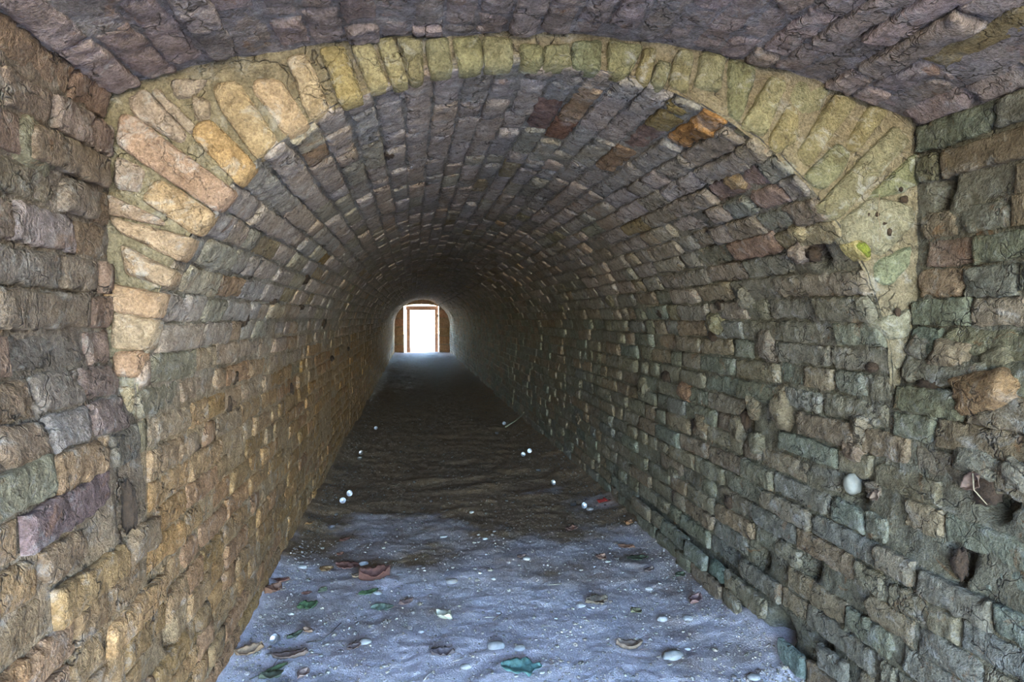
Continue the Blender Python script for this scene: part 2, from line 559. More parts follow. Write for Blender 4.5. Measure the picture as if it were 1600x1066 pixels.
COURSE = 0.0675
TOOTH = {(j, side): random.Random(j * 7 + side).uniform(-0.11, 0.11) for j in range(60) for side in (0, 1)}
def layout(which, prof, ya, yb, seed):
    r = random.Random(seed)
    out = []
    nc = int(prof.L / COURSE)
    h = prof.L / nc
    for i in range(nc):
        s = (i + 0.5) * h
        j, side = (i, 0) if i < nc / 2 else (nc - 1 - i, 1)
        tooth = TOOTH[j, side] if j < 13 else 0.0
        y0, y1 = (ya + tooth, yb) if which == 'tunnel' else (ya, yb + tooth)
        y = y0 - r.uniform(0.0, 0.2)
        while y < y1:
            q = r.random()
            L = 0.272 if q < 0.62 else (0.132 if q < 0.9 else 0.19)
            L *= r.uniform(0.93, 1.06)
            a, b = max(y, y0), min(y + L, y1)
            if b - a > 0.035:
                yc = (a + b) / 2
                out.append(dict(s=s + 0.006 * nz(yc * 0.9, i * 0.37, seed) + r.uniform(-0.002, 0.002), y=yc, L=b - a,
                                H=h - r.uniform(0.004, 0.011), z=r.gauss(0, 0.0028), rz=r.gauss(0, 0.012), ry=r.gauss(0, 0.014), rx=r.gauss(0, 0.03), i=i))
            y += L + r.uniform(0.004, 0.012)
    return out

def frame_of(prof, which, b, lift):
    p, t, n = prof.at(b['s'])
    d = relief(which, b['s'], b['y']) + b['z'] + lift
    o = Vector((p[0] + n[0] * d, b['y'], p[1] + n[1] * d))
    m = Matrix(((0, t[0], n[0]), (1, 0, 0), (0, t[1], n[1]))).to_4x4()
    m = m @ Matrix.Rotation(b['rz'], 4, 'Z') @ Matrix.Rotation(b['ry'], 4, 'Y') @ Matrix.Rotation(b['rx'], 4, 'X')
    m.translation = o
    return m

def screen_size(m, L, H):
    q = [project(m @ Vector(c)) for c in ((-L / 2, -H / 2, 0), (L / 2, -H / 2, 0), (L / 2, H / 2, 0), (-L / 2, H / 2, 0))]
    if any(c is None for c in q):
        return 0.0, 0.0
    cx = sum(c[0] for c in q) / 4; cy = sum(c[1] for c in q) / 4
    inframe = -60 < cx < 1660 and -50 < cy < 1116
    area = 0.5 * abs(sum(q[k][0] * q[(k + 1) % 4][1] - q[(k + 1) % 4][0] * q[k][1] for k in range(4)))
    wide = max(c[0] for c in q) - min(c[0] for c in q)
    tall = max(c[1] for c in q) - min(c[1] for c in q)
    return (area if inframe else 0.0), min(wide, tall) if inframe else 0.0

def lay(owner, prof, which, bricks, pal, lift, seed, limit=290, wild=0.0):
    r = random.Random(seed)
    items = []
    for b in bricks:
        if any(k == which and abs(b['s'] - hs) < rs * 0.7 + 0.02 and abs(b['y'] - hy) < ry + b['L'] * 0.32 for k, hs, hy, ry, rs, dep in HOLES):
            continue
        if b['y'] > 2.0 and r.random() < 0.006:
            continue
        lf = lift - (0.0045 * min(1.0, max(0.0, b['y'] - 2.6) / 2.0) if which == 'tunnel' else 0.0)
        if which == 'tunnel' and b['s'] > prof.L - 0.30 and b['y'] < 3.4:
            lf += 0.03 + 0.02 * nz(b['y'] * 3, b['i'], 2)
        b = dict(b)
        b['z'] += r.gauss(0, wild) * (1.0 if b['y'] < 3.5 else 0.5)
        m = frame_of(prof, which, b, lf)
        area, small = screen_size(m, b['L'], b['H'])
        c = pick_colour(pal, r, m.translation.x, m.translation.z, b['y'])
        if pal == 'vault' and r.random() < 0.02:
            c = [0.38 * r.uniform(0.8, 1.1), 0.285, 0.185]
        if pal == 'wall_left' and b['y'] > 2.5:
            k = min(1.0, (b['y'] - 2.5) / 3)
            c = [c[0] * (1 - 0.03 * k), c[1] * (1 - 0.06 * k), c[2] * (1 - 0.2 * k)]
        for k, ts, ty, tc in TINTS:
            if k == which and abs(b['s'] - ts) < 0.034 and abs(b['y'] - ty) < b['L'] / 2 + 0.004:
                c = [q * 0.8 for q in tc]
        items.append((area, small, m, b, c))
    items.sort(key=lambda q: -q[0])
    near = [q for q in items if q[0] > 0 and q[1] >= 2.0][:limit]
    keep = set(id(q) for q in near)
    for area, small, m, b, c in near:
        cls = 'hi' if area > 900 else 'mid'
        nm, L0 = ('stretcher', 0.26) if b['L'] > 0.175 else ('header', 0.125)
        me = r.choice(KINDS[cls, nm])
        o = link('brick', me, parent=owner, color=c)
        flip = Matrix.Rotation(math.pi, 4, 'Z') if r.random() < 0.5 else Matrix.Identity(4)
        o.matrix_world = m @ flip @ Matrix.Diagonal((b['L'] / L0, b['H'] / 0.056, 1.0, 1.0))
    far = [q for q in items if id(q) not in keep]
    if far:
        V = np.zeros((len(far) * 12, 3)); C = np.ones((len(far) * 12, 4)); F = []
        for k, (area, small, m, b, c) in enumerate(far):
            A = np.array(m)
            loc = LOWV * np.array((b['L'], b['H'], 0.022))
            loc = loc + np.array([(0, 0, r.uniform(-0.0025, 0.0025)) if q >= 8 else (0, 0, 0) for q in range(12)])
            V[k * 12:(k + 1) * 12] = loc @ A[:3, :3].T + A[:3, 3]
            C[k * 12:(k + 1) * 12, :3] = c
            F += [tuple(12 * k + i for i in f) for f in LOWF]
        o = link('distant_bricks', mesh_from('distant_bricks', V, F, smooth=False, col=C), M_BRICK_FAR, parent=owner)
        o['kind'] = 'stuff'
    return len(near), len(far)

tun_bricks = layout('tunnel', TUN, ZR + 0.012, YEND, 5)
S1 = 0.89 - BOT                       # springing on the near side
SA = TUN.L - 2 * S1
cuts = [0, S1, S1 + SA * 0.34, S1 + SA * 0.66, TUN.L - S1, TUN.L]
shells = [('wall_left', 'wall_left', 0.007, 0.007, 0.001, 0.0), ('ceiling_left', 'vault', 0.009, 0.007, 0.001, 0.0005),
          ('ceiling', 'vault', 0.010, 0.007, 0.001, 0.001), ('ceiling_right', 'vault', 0.012, 0.008, 0.002, 0.002),
          ('wall_right', 'wall_right', 0.012, 0.009, 0.003, 0.004)]
for k, (nm, pal, depth, amp, lift, wild) in enumerate(shells):
    a, b = cuts[k], cuts[k + 1]
    w = bed(nm, TUN, 'tunnel', a, b, ZR + 0.006, YEND + 0.02, pal, depth, amp)
    n = lay(w, TUN, 'tunnel', [q for q in tun_bricks if a <= q['s'] < b], pal, lift, 40 + k, wild=wild)
    print(nm, n)
WALLS = {}
out_bricks = layout('outer', OUT, YIN, ZR - 0.004, 9)
so1 = OUT.near(XLO, OCZ + math.sqrt(OR_ ** 2 - (XLO - OCX) ** 2))
so2 = OUT.near(XRO, OCZ + math.sqrt(OR_ ** 2 - (XRO - OCX) ** 2))
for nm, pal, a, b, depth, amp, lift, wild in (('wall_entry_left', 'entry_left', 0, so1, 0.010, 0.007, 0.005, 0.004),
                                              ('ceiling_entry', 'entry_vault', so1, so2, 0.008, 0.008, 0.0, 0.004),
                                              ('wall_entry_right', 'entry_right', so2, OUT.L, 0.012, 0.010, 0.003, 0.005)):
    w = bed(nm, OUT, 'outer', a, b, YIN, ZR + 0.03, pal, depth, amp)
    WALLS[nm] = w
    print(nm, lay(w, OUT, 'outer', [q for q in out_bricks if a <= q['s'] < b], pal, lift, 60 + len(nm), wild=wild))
for nm in ('wall_left', 'wall_right', 'ceiling', 'ceiling_left', 'ceiling_right'):
    WALLS[nm] = bpy.data.objects[nm]

def backing(name, prof, y0, y1, off):
    V, F = [], []
    n = 90
    for y in (y0, y1):
        for k in range(n + 1):
            p, t, nn = prof.at(prof.L * k / n)
            V.append((p[0] - nn[0] * off, y, p[1] - nn[1] * off))
    for k in range(n):
        F.append((k, k + n + 1, k + n + 2, k + 1))
    return struct(link(name, mesh_from(name, V, F), M_CORE))
backing('wall_core', TUN, ZR + 0.03, YEND + 0.2, 0.16)
backing('wall_core_entry', OUT, YIN, ZR + 0.2, 0.16)

# ------------------------------------------------------------------ arch ring
nk, nr = 260, 14
Vr, Fr = [], []
for k in range(nk + 1):
    si = TUN.L * k / nk
    p, t, n = TUN.at(si)
    rec = 0.006 if p[1] > 0.88 else 0.032
    a = np.array((p[0] - n[0] * rec, p[1] - n[1] * rec))
    # march outwards to the entry profile
    d = 0.0
    while inside_outer(a[0] - n[0] * d, a[1] - n[1] * d) and d < 0.6:
        d += 0.004
    e = a - np.array(n) * (d + 0.07)
    for j in range(nr + 1):
        q = a + (e - a) * (j / nr)
        Vr.append((q[0], ZR + 0.011 + 0.008 * fr(q[0] * 14, q[1] * 14, 2.0, 5), q[1]))
for k in range(nk):
    for j in range(nr):
        a = k * (nr + 1) + j
        Fr.append((a, a + 1, a + nr + 2, a + nr + 1))
M_RINGBED = masonry('mortar_ring', (0.28, 0.235, 0.155), 0.6, 0.35, 0.1, 1.3)
ring = struct(link('trim_1', mesh_from('trim_1', Vr, Fr), M_RINGBED), 'arched brick ring framing the lower vaulted passage')

RING = [  # outlines of the ring bricks in the photograph, and their colours
    ([(181, 552), (221, 550), (213, 589), (177, 586)], (0.50, 0.33, 0.22)),
    ([(166, 608), (206, 606), (203, 646), (172, 646)], (0.42, 0.35, 0.23)),
    ([(176, 490), (241, 503), (228, 546), (174, 543)], (0.47, 0.37, 0.26)),
    ([(164, 443), (253, 459), (241, 497), (160, 482)], (0.48, 0.34, 0.23)),
    ([(190, 383), (272, 424), (262, 448), (200, 428)], (0.46, 0.35, 0.25)),
    ([(170, 338), (300, 372), (279, 408), (186, 362)], (0.46, 0.35, 0.25)),
    ([(163, 302), (250, 341), (254, 353), (164, 333)], (0.42, 0.32, 0.25)),
    ([(240, 285), (256, 284), (332, 331), (304, 366), (224, 313)], (0.47, 0.35, 0.22)),
    ([(183, 245), (222, 265), (213, 297), (180, 290)], (0.40, 0.33, 0.29)),
    ([(190, 180), (210, 182), (364, 297), (336, 329), (186, 228)], (0.44, 0.31, 0.24)),
    ([(228, 140), (288, 207), (277, 222), (210, 180), (200, 152)], (0.41, 0.34, 0.29)),
    ([(308, 193), (330, 188), (396, 254), (370, 287), (302, 214)], (0.52, 0.37, 0.19)),
    ([(244, 137), (302, 192), (294, 208), (236, 146)], (0.40, 0.34, 0.28)),
    ([(266, 124), (322, 122), (300, 146), (276, 152)], (0.38, 0.33, 0.28)),
    ([(300, 150), (326, 158), (324, 183), (306, 186)], (0.40, 0.34, 0.27)),
    ([(332, 134), (370, 128), (430, 214), (399, 247), (348, 172)], (0.48, 0.39, 0.25)),
    ([(398, 127), (410, 122), (438, 126), (480, 189), (446, 211), (396, 140)], (0.52, 0.41, 0.28)),
    ([(448, 91), (481, 86), (513, 168), (482, 184)], (0.50, 0.42, 0.29)),
    ([(500, 78), (538, 74), (566, 152), (532, 162)], (0.42, 0.35, 0.18)),
    ([(549, 73), (579, 67), (606, 130), (578, 141)], (0.43, 0.39, 0.25)),
    ([(588, 62), (614, 60), (638, 126), (613, 132)], (0.41, 0.38, 0.24)),
    ([(620, 60), (659, 62), (661, 121), (642, 125)], (0.42, 0.39, 0.25)),
    ([(666, 62), (698, 60), (707, 110), (673, 114)], (0.38, 0.37, 0.24)),
    ([(708, 60), (749, 57), (754, 104), (720, 110)], (0.38, 0.37, 0.22)),
    ([(755, 58), (798, 60), (801, 101), (760, 103)], (0.40, 0.39, 0.25)),
    ([(814, 68), (848, 72), (848, 101), (817, 101)], (0.37, 0.37, 0.22)),
    ([(853, 72), (889, 68), (893, 101), (852, 101)], (0.37, 0.37, 0.23)),
    ([(896, 66), (939, 64), (937, 109), (898, 103)], (0.34, 0.38, 0.26)),
    ([(951, 65), (1002, 74), (981, 118), (953, 111)], (0.36, 0.36, 0.22)),
    ([(1008, 75), (1027, 77), (1015, 130), (995, 118)], (0.42, 0.37, 0.20)),
    ([(1030, 95), (1048, 102), (1036, 137), (1019, 127)], (0.33, 0.33, 0.22)),
    ([(1060, 77), (1084, 84), (1074, 145), (1047, 129)], (0.40, 0.38, 0.24)),
    ([(1099, 82), (1133, 90), (1123, 141), (1088, 131)], (0.38, 0.37, 0.24)),
    ([(1142, 92), (1180, 105), (1178, 122), (1157, 190), (1140, 171)], (0.33, 0.34, 0.21)),
    ([(1204, 121), (1230, 129), (1196, 210), (1160, 195)], (0.42, 0.40, 0.25)),
    ([(1234, 162), (1247, 176), (1246, 215), (1216, 239), (1204, 220)], (0.40, 0.35, 0.20)),
    ([(1249, 123), (1299, 138), (1283, 168), (1256, 177), (1240, 156)], (0.38, 0.37, 0.24)),
    ([(1306, 145), (1339, 162), (1265, 259), (1250, 237)], (0.39, 0.35, 0.21)),
    ([(1362, 164), (1391, 175), (1341, 236), (1325, 225)], (0.40, 0.35, 0.20)),
    ([(1307, 226), (1328, 240), (1310, 274), (1286, 295), (1259, 275)], (0.36, 0.37, 0.25)),
    ([(1397, 198), (1421, 222), (1310, 344), (1280, 320)], (0.38, 0.36, 0.25)),
    ([(1433, 238), (1438, 285), (1405, 300), (1361, 311), (1372, 296)], (0.33, 0.35, 0.22)),
    ([(1318, 345), (1368, 309), (1428, 326), (1427, 349), (1378, 398), (1352, 382), (1326, 378)], (0.41, 0.39, 0.30)),
    ([(1375, 410), (1423, 385), (1421, 414), (1392, 445), (1372, 438)], (0.33, 0.37, 0.26)),
    ([(1373, 502), (1428, 483), (1418, 524), (1393, 530)], (0.38, 0.37, 0.30))]

def slab_piece(name, poly, y_front, thick, seed, mat, color, parent, rough=0.004, grow=0.0):
    """One dressed or worn piece: a fine-meshed outline, pillowed towards its edge, with sides going back into the wall."""
    r = random.Random(seed)
    P = [Vector(q) for q in poly]
    c = sum(P, Vector((0, 0))) / len(P)
    P = [q + (q - c).normalized() * grow for q in P]
    ringpts = []
    for k in range(len(P)):
        a, b = P[k], P[(k + 1) % len(P)]
        n = max(2, int((b - a).length / 0.011))
        for i in range(n):
            ringpts.append(a.lerp(b, i / n))
    # soften the corners
    for _ in range(1):
        ringpts = [(ringpts[k - 1] + ringpts[k] * 2 + ringpts[(k + 1) % len(ringpts)]) / 4 for k in range(len(ringpts))]
    n = len(ringpts)
    V, F = [], []
    lev = [(1.0, thick), (1.0, 0.006), (0.955, 0.0), (0.75, -0.001), (0.45, -0.001)]
    for f, dz in lev:
        for q in ringpts:
            e = q - c
            g = f
            if f == 0.955:
                g = 1 - 0.006 / max(0.006, e.length) if e.length > 0.02 else f
            w = c + e * g
            if f > 0.9:
                w = w + Vector((nz(q.x * 60, q.y * 60, seed), nz(q.x * 60, q.y * 60, seed + 7))) * 0.003
            d = dz + (rough * (nz(w.x * 35, w.y * 35, seed) + 0.5 * nz(w.x * 90, w.y * 90, seed)) if f < 1.0 or dz < 0.01 else 0)
            V.append((w.x, y_front + d, w.y))
    V.append((c.x, y_front + rough * nz(c.x * 35, c.y * 35, seed), c.y))
    area = sum(ringpts[k].x * ringpts[(k + 1) % n].y - ringpts[(k + 1) % n].x * ringpts[k].y for k in range(n))
    for l in range(len(lev) - 1):
        for k in range(n):
            f = (l * n + k, l * n + (k + 1) % n, (l + 1) * n + (k + 1) % n, (l + 1) * n + k)
            F.append(f if area > 0 else f[::-1])
    b = (len(lev) - 1) * n
    for k in range(n):
        f = (b + k, b + (k + 1) % n, len(V) - 1)
        F.append(f if area > 0 else f[::-1])
    return link(name, mesh_from(name, V, F), mat, parent, color)

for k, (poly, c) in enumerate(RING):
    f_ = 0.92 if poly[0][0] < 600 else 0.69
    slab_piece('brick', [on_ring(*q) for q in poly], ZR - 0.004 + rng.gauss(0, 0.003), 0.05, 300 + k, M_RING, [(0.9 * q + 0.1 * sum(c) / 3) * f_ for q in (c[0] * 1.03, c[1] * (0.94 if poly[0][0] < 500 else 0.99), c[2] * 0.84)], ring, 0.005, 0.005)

# ------------------------------------------------------------------ lumpy pieces bedded in the walls
def blob_mesh(name, rx, ry, rz, seed, sub=3, amp=0.22, sharp=1.0, freq=1.6):
    bm = bmesh.new()
    bmesh.ops.create_icosphere(bm, subdivisions=sub, radius=1.0)
    for v in bm.verts:
        d = v.co.normalized()
        k = 1 + amp * (nz(d.x * freq + seed, d.y * freq, d.z * freq) + 0.5 * nz(d.x * 4 + seed, d.y * 4, d.z * 4))
        e = Vector([math.copysign(abs(q) ** sharp, q) for q in d]) * k
        v.co = Vector((e.x * rx, e.y * ry, e.z * rz))
    me = bpy.data.meshes.new(name)
    bm.to_mesh(me)
    bm.free()
    me.polygons.foreach_set('use_smooth', [True] * len(me.polygons))
    return me

def wall_frame(px, py):
    k, s, y, p = locate(px, py)
    prof = OUT if k == 'outer' else TUN
    q, t, n = prof.at(s)
    owner = None
    if k == 'outer':
        owner = 'wall_entry_left' if s < so1 else ('ceiling_entry' if s < so2 else 'wall_entry_right')
    else:
        i = sum(1 for c in cuts[1:-1] if s >= c)
        owner = [x[0] for x in shells][i]
    d = relief(k, s, y)
    m = Matrix(((0, t[0], n[0]), (1, 0, 0), (0, t[1], n[1]))).to_4x4()
    m.translation = Vector((q[0] + n[0] * d, y, q[1] + n[1] * d))
    return m, WALLS.get(owner), EYE.to_3d()

STONES = [  # px, py, half length, half height, proud, colour
    (1542, 612, 0.075, 0.042, 0.045, (0.38, 0.25, 0.14)), (1485, 555, 0.05, 0.032, 0.03, (0.36, 0.29, 0.21)),
    (1222, 640, 0.040, 0.062, 0.04, (0.33, 0.28, 0.20)), (1178, 632, 0.03, 0.055, 0.03, (0.34, 0.30, 0.22)),
    (1150, 668, 0.05, 0.045, 0.035, (0.31, 0.27, 0.20)), (1072, 612, 0.05, 0.036, 0.035, (0.38, 0.24, 0.16)),
    (1195, 540, 0.045, 0.055, 0.035, (0.31, 0.27, 0.23)), (1118, 505, 0.045, 0.04, 0.04, (0.27, 0.25, 0.16)),
    (1160, 465, 0.04, 0.04, 0.035, (0.29, 0.27, 0.22)), (1340, 672, 0.030, 0.042, 0.03, (0.35, 0.30, 0.23)),
    (1330, 705, 0.035, 0.024, 0.035, (0.34, 0.26, 0.20)), (1005, 605, 0.06, 0.05, 0.035, (0.29, 0.27, 0.2)),
    (1180, 690, 0.035, 0.035, 0.03, (0.29, 0.27, 0.2)), (1095, 660, 0.05, 0.035, 0.03, (0.32, 0.26, 0.18)),
    (1440, 545, 0.04, 0.03, 0.02, (0.33, 0.31, 0.26)), (1520, 720, 0.06, 0.035, 0.025, (0.32, 0.31, 0.26)),
    (1250, 395, 0.032, 0.03, 0.035, (0.38, 0.31, 0.27)), (1250, 362, 0.03, 0.026, 0.025, (0.45, 0.38, 0.24)),
    (1588, 740, 0.03, 0.035, 0.03, (0.32, 0.30, 0.25)), (1148, 285, 0.035, 0.03, 0.022, (0.46, 0.34, 0.20)),
    (1095, 205, 0.035, 0.032, 0.022, (0.52, 0.28, 0.10)), (1060, 172, 0.03, 0.028, 0.018, (0.42, 0.33, 0.14)),
    (1360, 765, 0.022, 0.02, 0.025, (0.30, 0.25, 0.2)), (60, 228, 0.055, 0.042, 0.02, (0.27, 0.25, 0.19)),
    (1555, 560, 0.045, 0.03, 0.012, (0.30, 0.28, 0.2)), (1050, 740, 0.04, 0.03, 0.02, (0.28, 0.25, 0.18)),
    (905, 655, 0.05, 0.035, 0.025, (0.30, 0.25, 0.18)), (955, 470, 0.05, 0.04, 0.025, (0.27, 0.25, 0.18)),
    (880, 480, 0.06, 0.035, 0.025, (0.27, 0.26, 0.18)), (935, 560, 0.05, 0.035, 0.025, (0.28, 0.26, 0.18))]
for k, (px, py, ra, rb, rc, c) in enumerate(STONES):
    m, owner, _ = wall_frame(px, py)
    o = link('stone', blob_mesh('stone', ra * 1.1, rb * 1.1, rc + 0.015, 40 + k * 3.7, 4, 0.24, 0.7), M_STONE, owner, [c[0] * 0.66, c[1] * 0.64, c[2] * 0.6])
    o.matrix_world = m @ Matrix.Translation((0, 0, -0.026)) @ Matrix.Rotation(rng.uniform(-0.3, 0.3), 4, 'Z')

# soil, roots and moss caught in the joints
SOIL = [(197, 790, 0.008, 0.05), (384, 500, 0.016, 0.022), (368, 590, 0.012, 0.02), (478, 438, 0.05, 0.022), (506, 505, 0.06, 0.028),
        (470, 480, 0.04, 0.012), (360, 632, 0.008, 0.025), (458, 610, 0.02, 0.03), (1085, 665, 0.022, 0.028), (1040, 590, 0.05, 0.03),
        (1112, 525, 0.03, 0.02), (1122, 480, 0.03, 0.02), (1160, 655, 0.025, 0.04), (1052, 775, 0.02, 0.03), (1137, 785, 0.018, 0.026),
        (1530, 765, 0.032, 0.03), (1495, 880, 0.014, 0.03), (1170, 830, 0.01, 0.03), (1270, 400, 0.02, 0.02), (1450, 600, 0.03, 0.012),
        (520, 560, 0.06, 0.02), (545, 545, 0.05, 0.02), (425, 470, 0.02, 0.014), (610, 245, 0.03, 0.014), (1360, 575, 0.018, 0.012), (1030, 490, 0.04, 0.02)]
for k, (px, py, ra, rb) in enumerate(SOIL):
    m, owner, _ = wall_frame(px, py)
    o = link('soil_clump', blob_mesh('soil_clump', ra, rb, 0.014, 5 + k * 2.3, 3, 0.5, 0.9, 2.6), M_SOIL, owner)
    o.matrix_world = m @ Matrix.Translation((0, 0, -0.006))

# ------------------------------------------------------------------ floor
def fz(x, y):
    near = max(0.0, min(1.0, (y - 2.6) / 1.5))
    z = 0.022 * fr(x * 1.1, y * 0.9, 5.0, 3) + 0.014 * fr(x * 3.4, y * 6.0, 9.0, 4) * (0.25 + 1.1 * near)
    z += 0.006 * fr(x * 13, y * 14, 1.0, 5) + (0.004 * nz(x * 38, y * 38, 2.0) if y < 5 else 0.0)
    dl, dr = max(0.0, x - XL), max(0.0, XR - x)
    z += 0.05 * math.exp(-dl / 0.07) * (0.7 + 0.6 * nz(y * 2.2, 1.0, 0.0)) + 0.06 * math.exp(-dr / 0.08) * (0.7 + 0.6 * nz(y * 2.6, 4.0, 0.0))
    return z - 0.004
ysf = list(np.linspace(YIN - 0.1, 1.4, 40)) + [1.42]
while ysf[-1] < YEND + 3.2:
    y = ysf[-1]
    ysf.append(y + max(0.011, 0.0045 * y))
xsf = np.linspace(XLO - 0.35, XRO + 0.35, 230)
V = [(x, y, fz(x, y)) for y in ysf for x in xsf]
W = len(xsf)
F = [(j * W + i, j * W + i + 1, j * W + W + i + 1, j * W + W + i) for j in range(len(ysf) - 1) for i in range(W - 1)]
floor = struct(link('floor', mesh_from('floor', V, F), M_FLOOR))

def on_floor(px, py):
    d = ray(px, py)
    z = 0.0
    for _ in range(4):
        p = EYE + d * ((EYE.z - z) / -d.z)
        z = fz(p.x, p.y)
    return Vector((p.x, p.y, z))

# loose gravel: nobody could count it
r = random.Random(77)
bmi = bmesh.new(); bmesh.ops.create_icosphere(bmi, subdivisions=1, radius=1.0)
ico_v = np.array([v.co[:] for v in bmi.verts]); ico_f = [tuple(v.index for v in f.verts) for f in bmi.faces]; bmi.free()
V, F, C = [], [], []
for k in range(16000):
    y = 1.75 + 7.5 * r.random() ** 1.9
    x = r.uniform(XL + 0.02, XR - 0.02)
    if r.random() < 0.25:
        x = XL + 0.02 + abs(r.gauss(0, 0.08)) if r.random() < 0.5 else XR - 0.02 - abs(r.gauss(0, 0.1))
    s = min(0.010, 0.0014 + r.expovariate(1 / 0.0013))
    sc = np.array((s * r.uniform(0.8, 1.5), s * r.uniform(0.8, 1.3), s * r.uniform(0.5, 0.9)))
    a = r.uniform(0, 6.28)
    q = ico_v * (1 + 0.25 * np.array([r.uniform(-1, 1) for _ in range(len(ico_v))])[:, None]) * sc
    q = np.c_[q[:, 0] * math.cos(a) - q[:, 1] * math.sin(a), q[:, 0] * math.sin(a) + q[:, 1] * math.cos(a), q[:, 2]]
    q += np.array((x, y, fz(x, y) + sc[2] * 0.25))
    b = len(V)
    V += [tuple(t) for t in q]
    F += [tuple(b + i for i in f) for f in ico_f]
    g = (r.uniform(0.42, 0.66) if r.random() < 0.92 else 0.74) if y < 3.3 else r.uniform(0.09, 0.26)  # gravel repeats the floor's painted daylight falloff: pale in front, dark farther in
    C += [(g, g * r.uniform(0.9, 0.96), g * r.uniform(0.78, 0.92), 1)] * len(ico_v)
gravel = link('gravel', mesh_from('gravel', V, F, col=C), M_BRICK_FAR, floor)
gravel['kind'] = 'stuff'

# ------------------------------------------------------------------ things lying on the floor
def drop(o, p, rz=0.0, tilt=(0, 0), dz=0.0):
    o.location = (p.x, p.y, p.z + dz)
    o.rotation_euler = (tilt[0], tilt[1], rz)
    return o

PEBBLES = [  # px, py, width px, colour, label
    (473, 887, 14, (0.38, 0.36, 0.33), 'round grey pebble beside the base of the tan brick wall'),
    (568, 882, 14, (0.58, 0.57, 0.55), 'pale oblong pebble behind the big curled brown leaf'),
    (590, 928, 13, (0.42, 0.40, 0.37), 'grey oval pebble touching the green leaf beside the big curled brown leaf'),
    (593, 999, 1, (0.4, 0.4, 0.4), ''),
    (455, 960, 9, (0.50, 0.46, 0.42), 'beige pebble below the crumpled green leaf near the tan wall'),
    (554, 990, 6, (0.62, 0.60, 0.57), 'small whitish pebble between the silver cup and the cream folded leaf'),
    (571, 1005, 18, (0.36, 0.35, 0.34), 'flat elongated grey pebble half sunk left of the cream folded leaf'),
    (601, 1042, 9, (0.46, 0.44, 0.42), 'single round grey pebble low on the floor below the cream folded leaf'),
    (658, 988, 9, (0.52, 0.50, 0.47), 'greyish white pebble just under the cream folded leaf'),
    (706, 910, 18, (0.33, 0.30, 0.28), 'broad flat brownish pebble sunk in the middle of the floor'),
    (693, 840, 11, (0.48, 0.45, 0.41), 'pale round pebble in the dark middle floor'),
    (758, 842, 9, (0.55, 0.52, 0.48), 'flat whitish pebble right of the pale round pebble in mid floor'),
    (750, 896, 6, (0.62, 0.60, 0.57), 'white chip lying on the floor crease mid passage'),
    (771, 905, 8, (0.42, 0.40, 0.38), 'grey pebble in the floor crease beside a white chip'),
    (779, 959, 8, (0.62, 0.61, 0.58), 'white pebble at the end of the short brown twig'),
    (869, 967, 6, (0.64, 0.63, 0.60), 'bright white pebble alone above the fine pale straw'),
    (812, 1014, 16, (0.46, 0.45, 0.43), 'split grey pebble with a dark crevice above the teal leaf'),
    (775, 1012, 26, (0.34, 0.33, 0.32), 'large flat grey stone half buried above the teal leaf'),
    (847, 1052, 8, (0.56, 0.55, 0.52), 'pale pebble just right of the teal leaf'),
    (728, 1043, 16, (0.37, 0.36, 0.35), 'smooth grey stone half buried left of the teal leaf'),
    (908, 948, 14, (0.46, 0.44, 0.43), 'pinkish grey oval pebble left of the star-shaped dead leaf'),
    (921, 952, 8, (0.34, 0.35, 0.38), 'dark grey round pebble between pink pebble and star-shaped leaf'),
    (926, 950, 6, (0.66, 0.65, 0.63), 'small white pebble touching the star-shaped dead leaf'),
    (950, 879, 10, (0.44, 0.43, 0.40), 'round grey pebble beside the dead leaf nearest the green brick wall'),
    (1051, 1028, 32, (0.36, 0.36, 0.35), 'largest flat oval grey pebble by the curled tan leaf'),
    (1075, 967, 15, (0.33, 0.33, 0.34), 'dark round pebble in the gravel in front of the green brick'),
    (1075, 1015, 10, (0.55, 0.54, 0.52), 'white pebble just above the largest flat oval pebble'),
    (1035, 968, 16, (0.40, 0.39, 0.38), 'dull grey pebble left of the dark round one before the green brick'),
    (1178, 1060, 18, (0.38, 0.37, 0.36), 'half buried grey stone near the bottom edge by the plinth'),
    (1014, 920, 11, (0.42, 0.41, 0.40), 'grey pebble beside the reddish pebble near the wall foot'),
    (823, 874, 11, (0.56, 0.53, 0.47), 'cream pebble behind a small brown leaf in mid floor'),
    (922, 796, 11, (0.34, 0.30, 0.26), 'brown pebble beside the two silver cups near the dark wall'),
    (737, 801, 8, (0.50, 0.46, 0.40), 'small pale pebble on the dark brown earth mid passage'),
    (760, 866, 5, (0.56, 0.53, 0.50), 'tiny white pebble beside the flat whitish pebble in mid floor'),
    (1150, 1040, 1, (0.4, 0.4, 0.4), '')]
first = None
for k, (px, py, w, c, lab) in enumerate(PEBBLES):
    if not lab:
        continue
    p = on_floor(px, py)
    dist = (p - EYE).length
    a = 0.5 * w * dist / FPX
    sq = rng.uniform(0.62, 0.85)
    me = blob_mesh('pebble', a, a * sq, a * rng.uniform(0.42, 0.55), 9 + k * 1.7, 3, 0.13, 0.95)
    o = link('pebble', me, M_PEBBLE, None, [q * 0.8 for q in c])
    drop(o, p, rng.uniform(-0.4, 0.4), (0, 0), a * 0.12)
    tag(o, lab, 'pebble', 'pebbles on the passage floor')

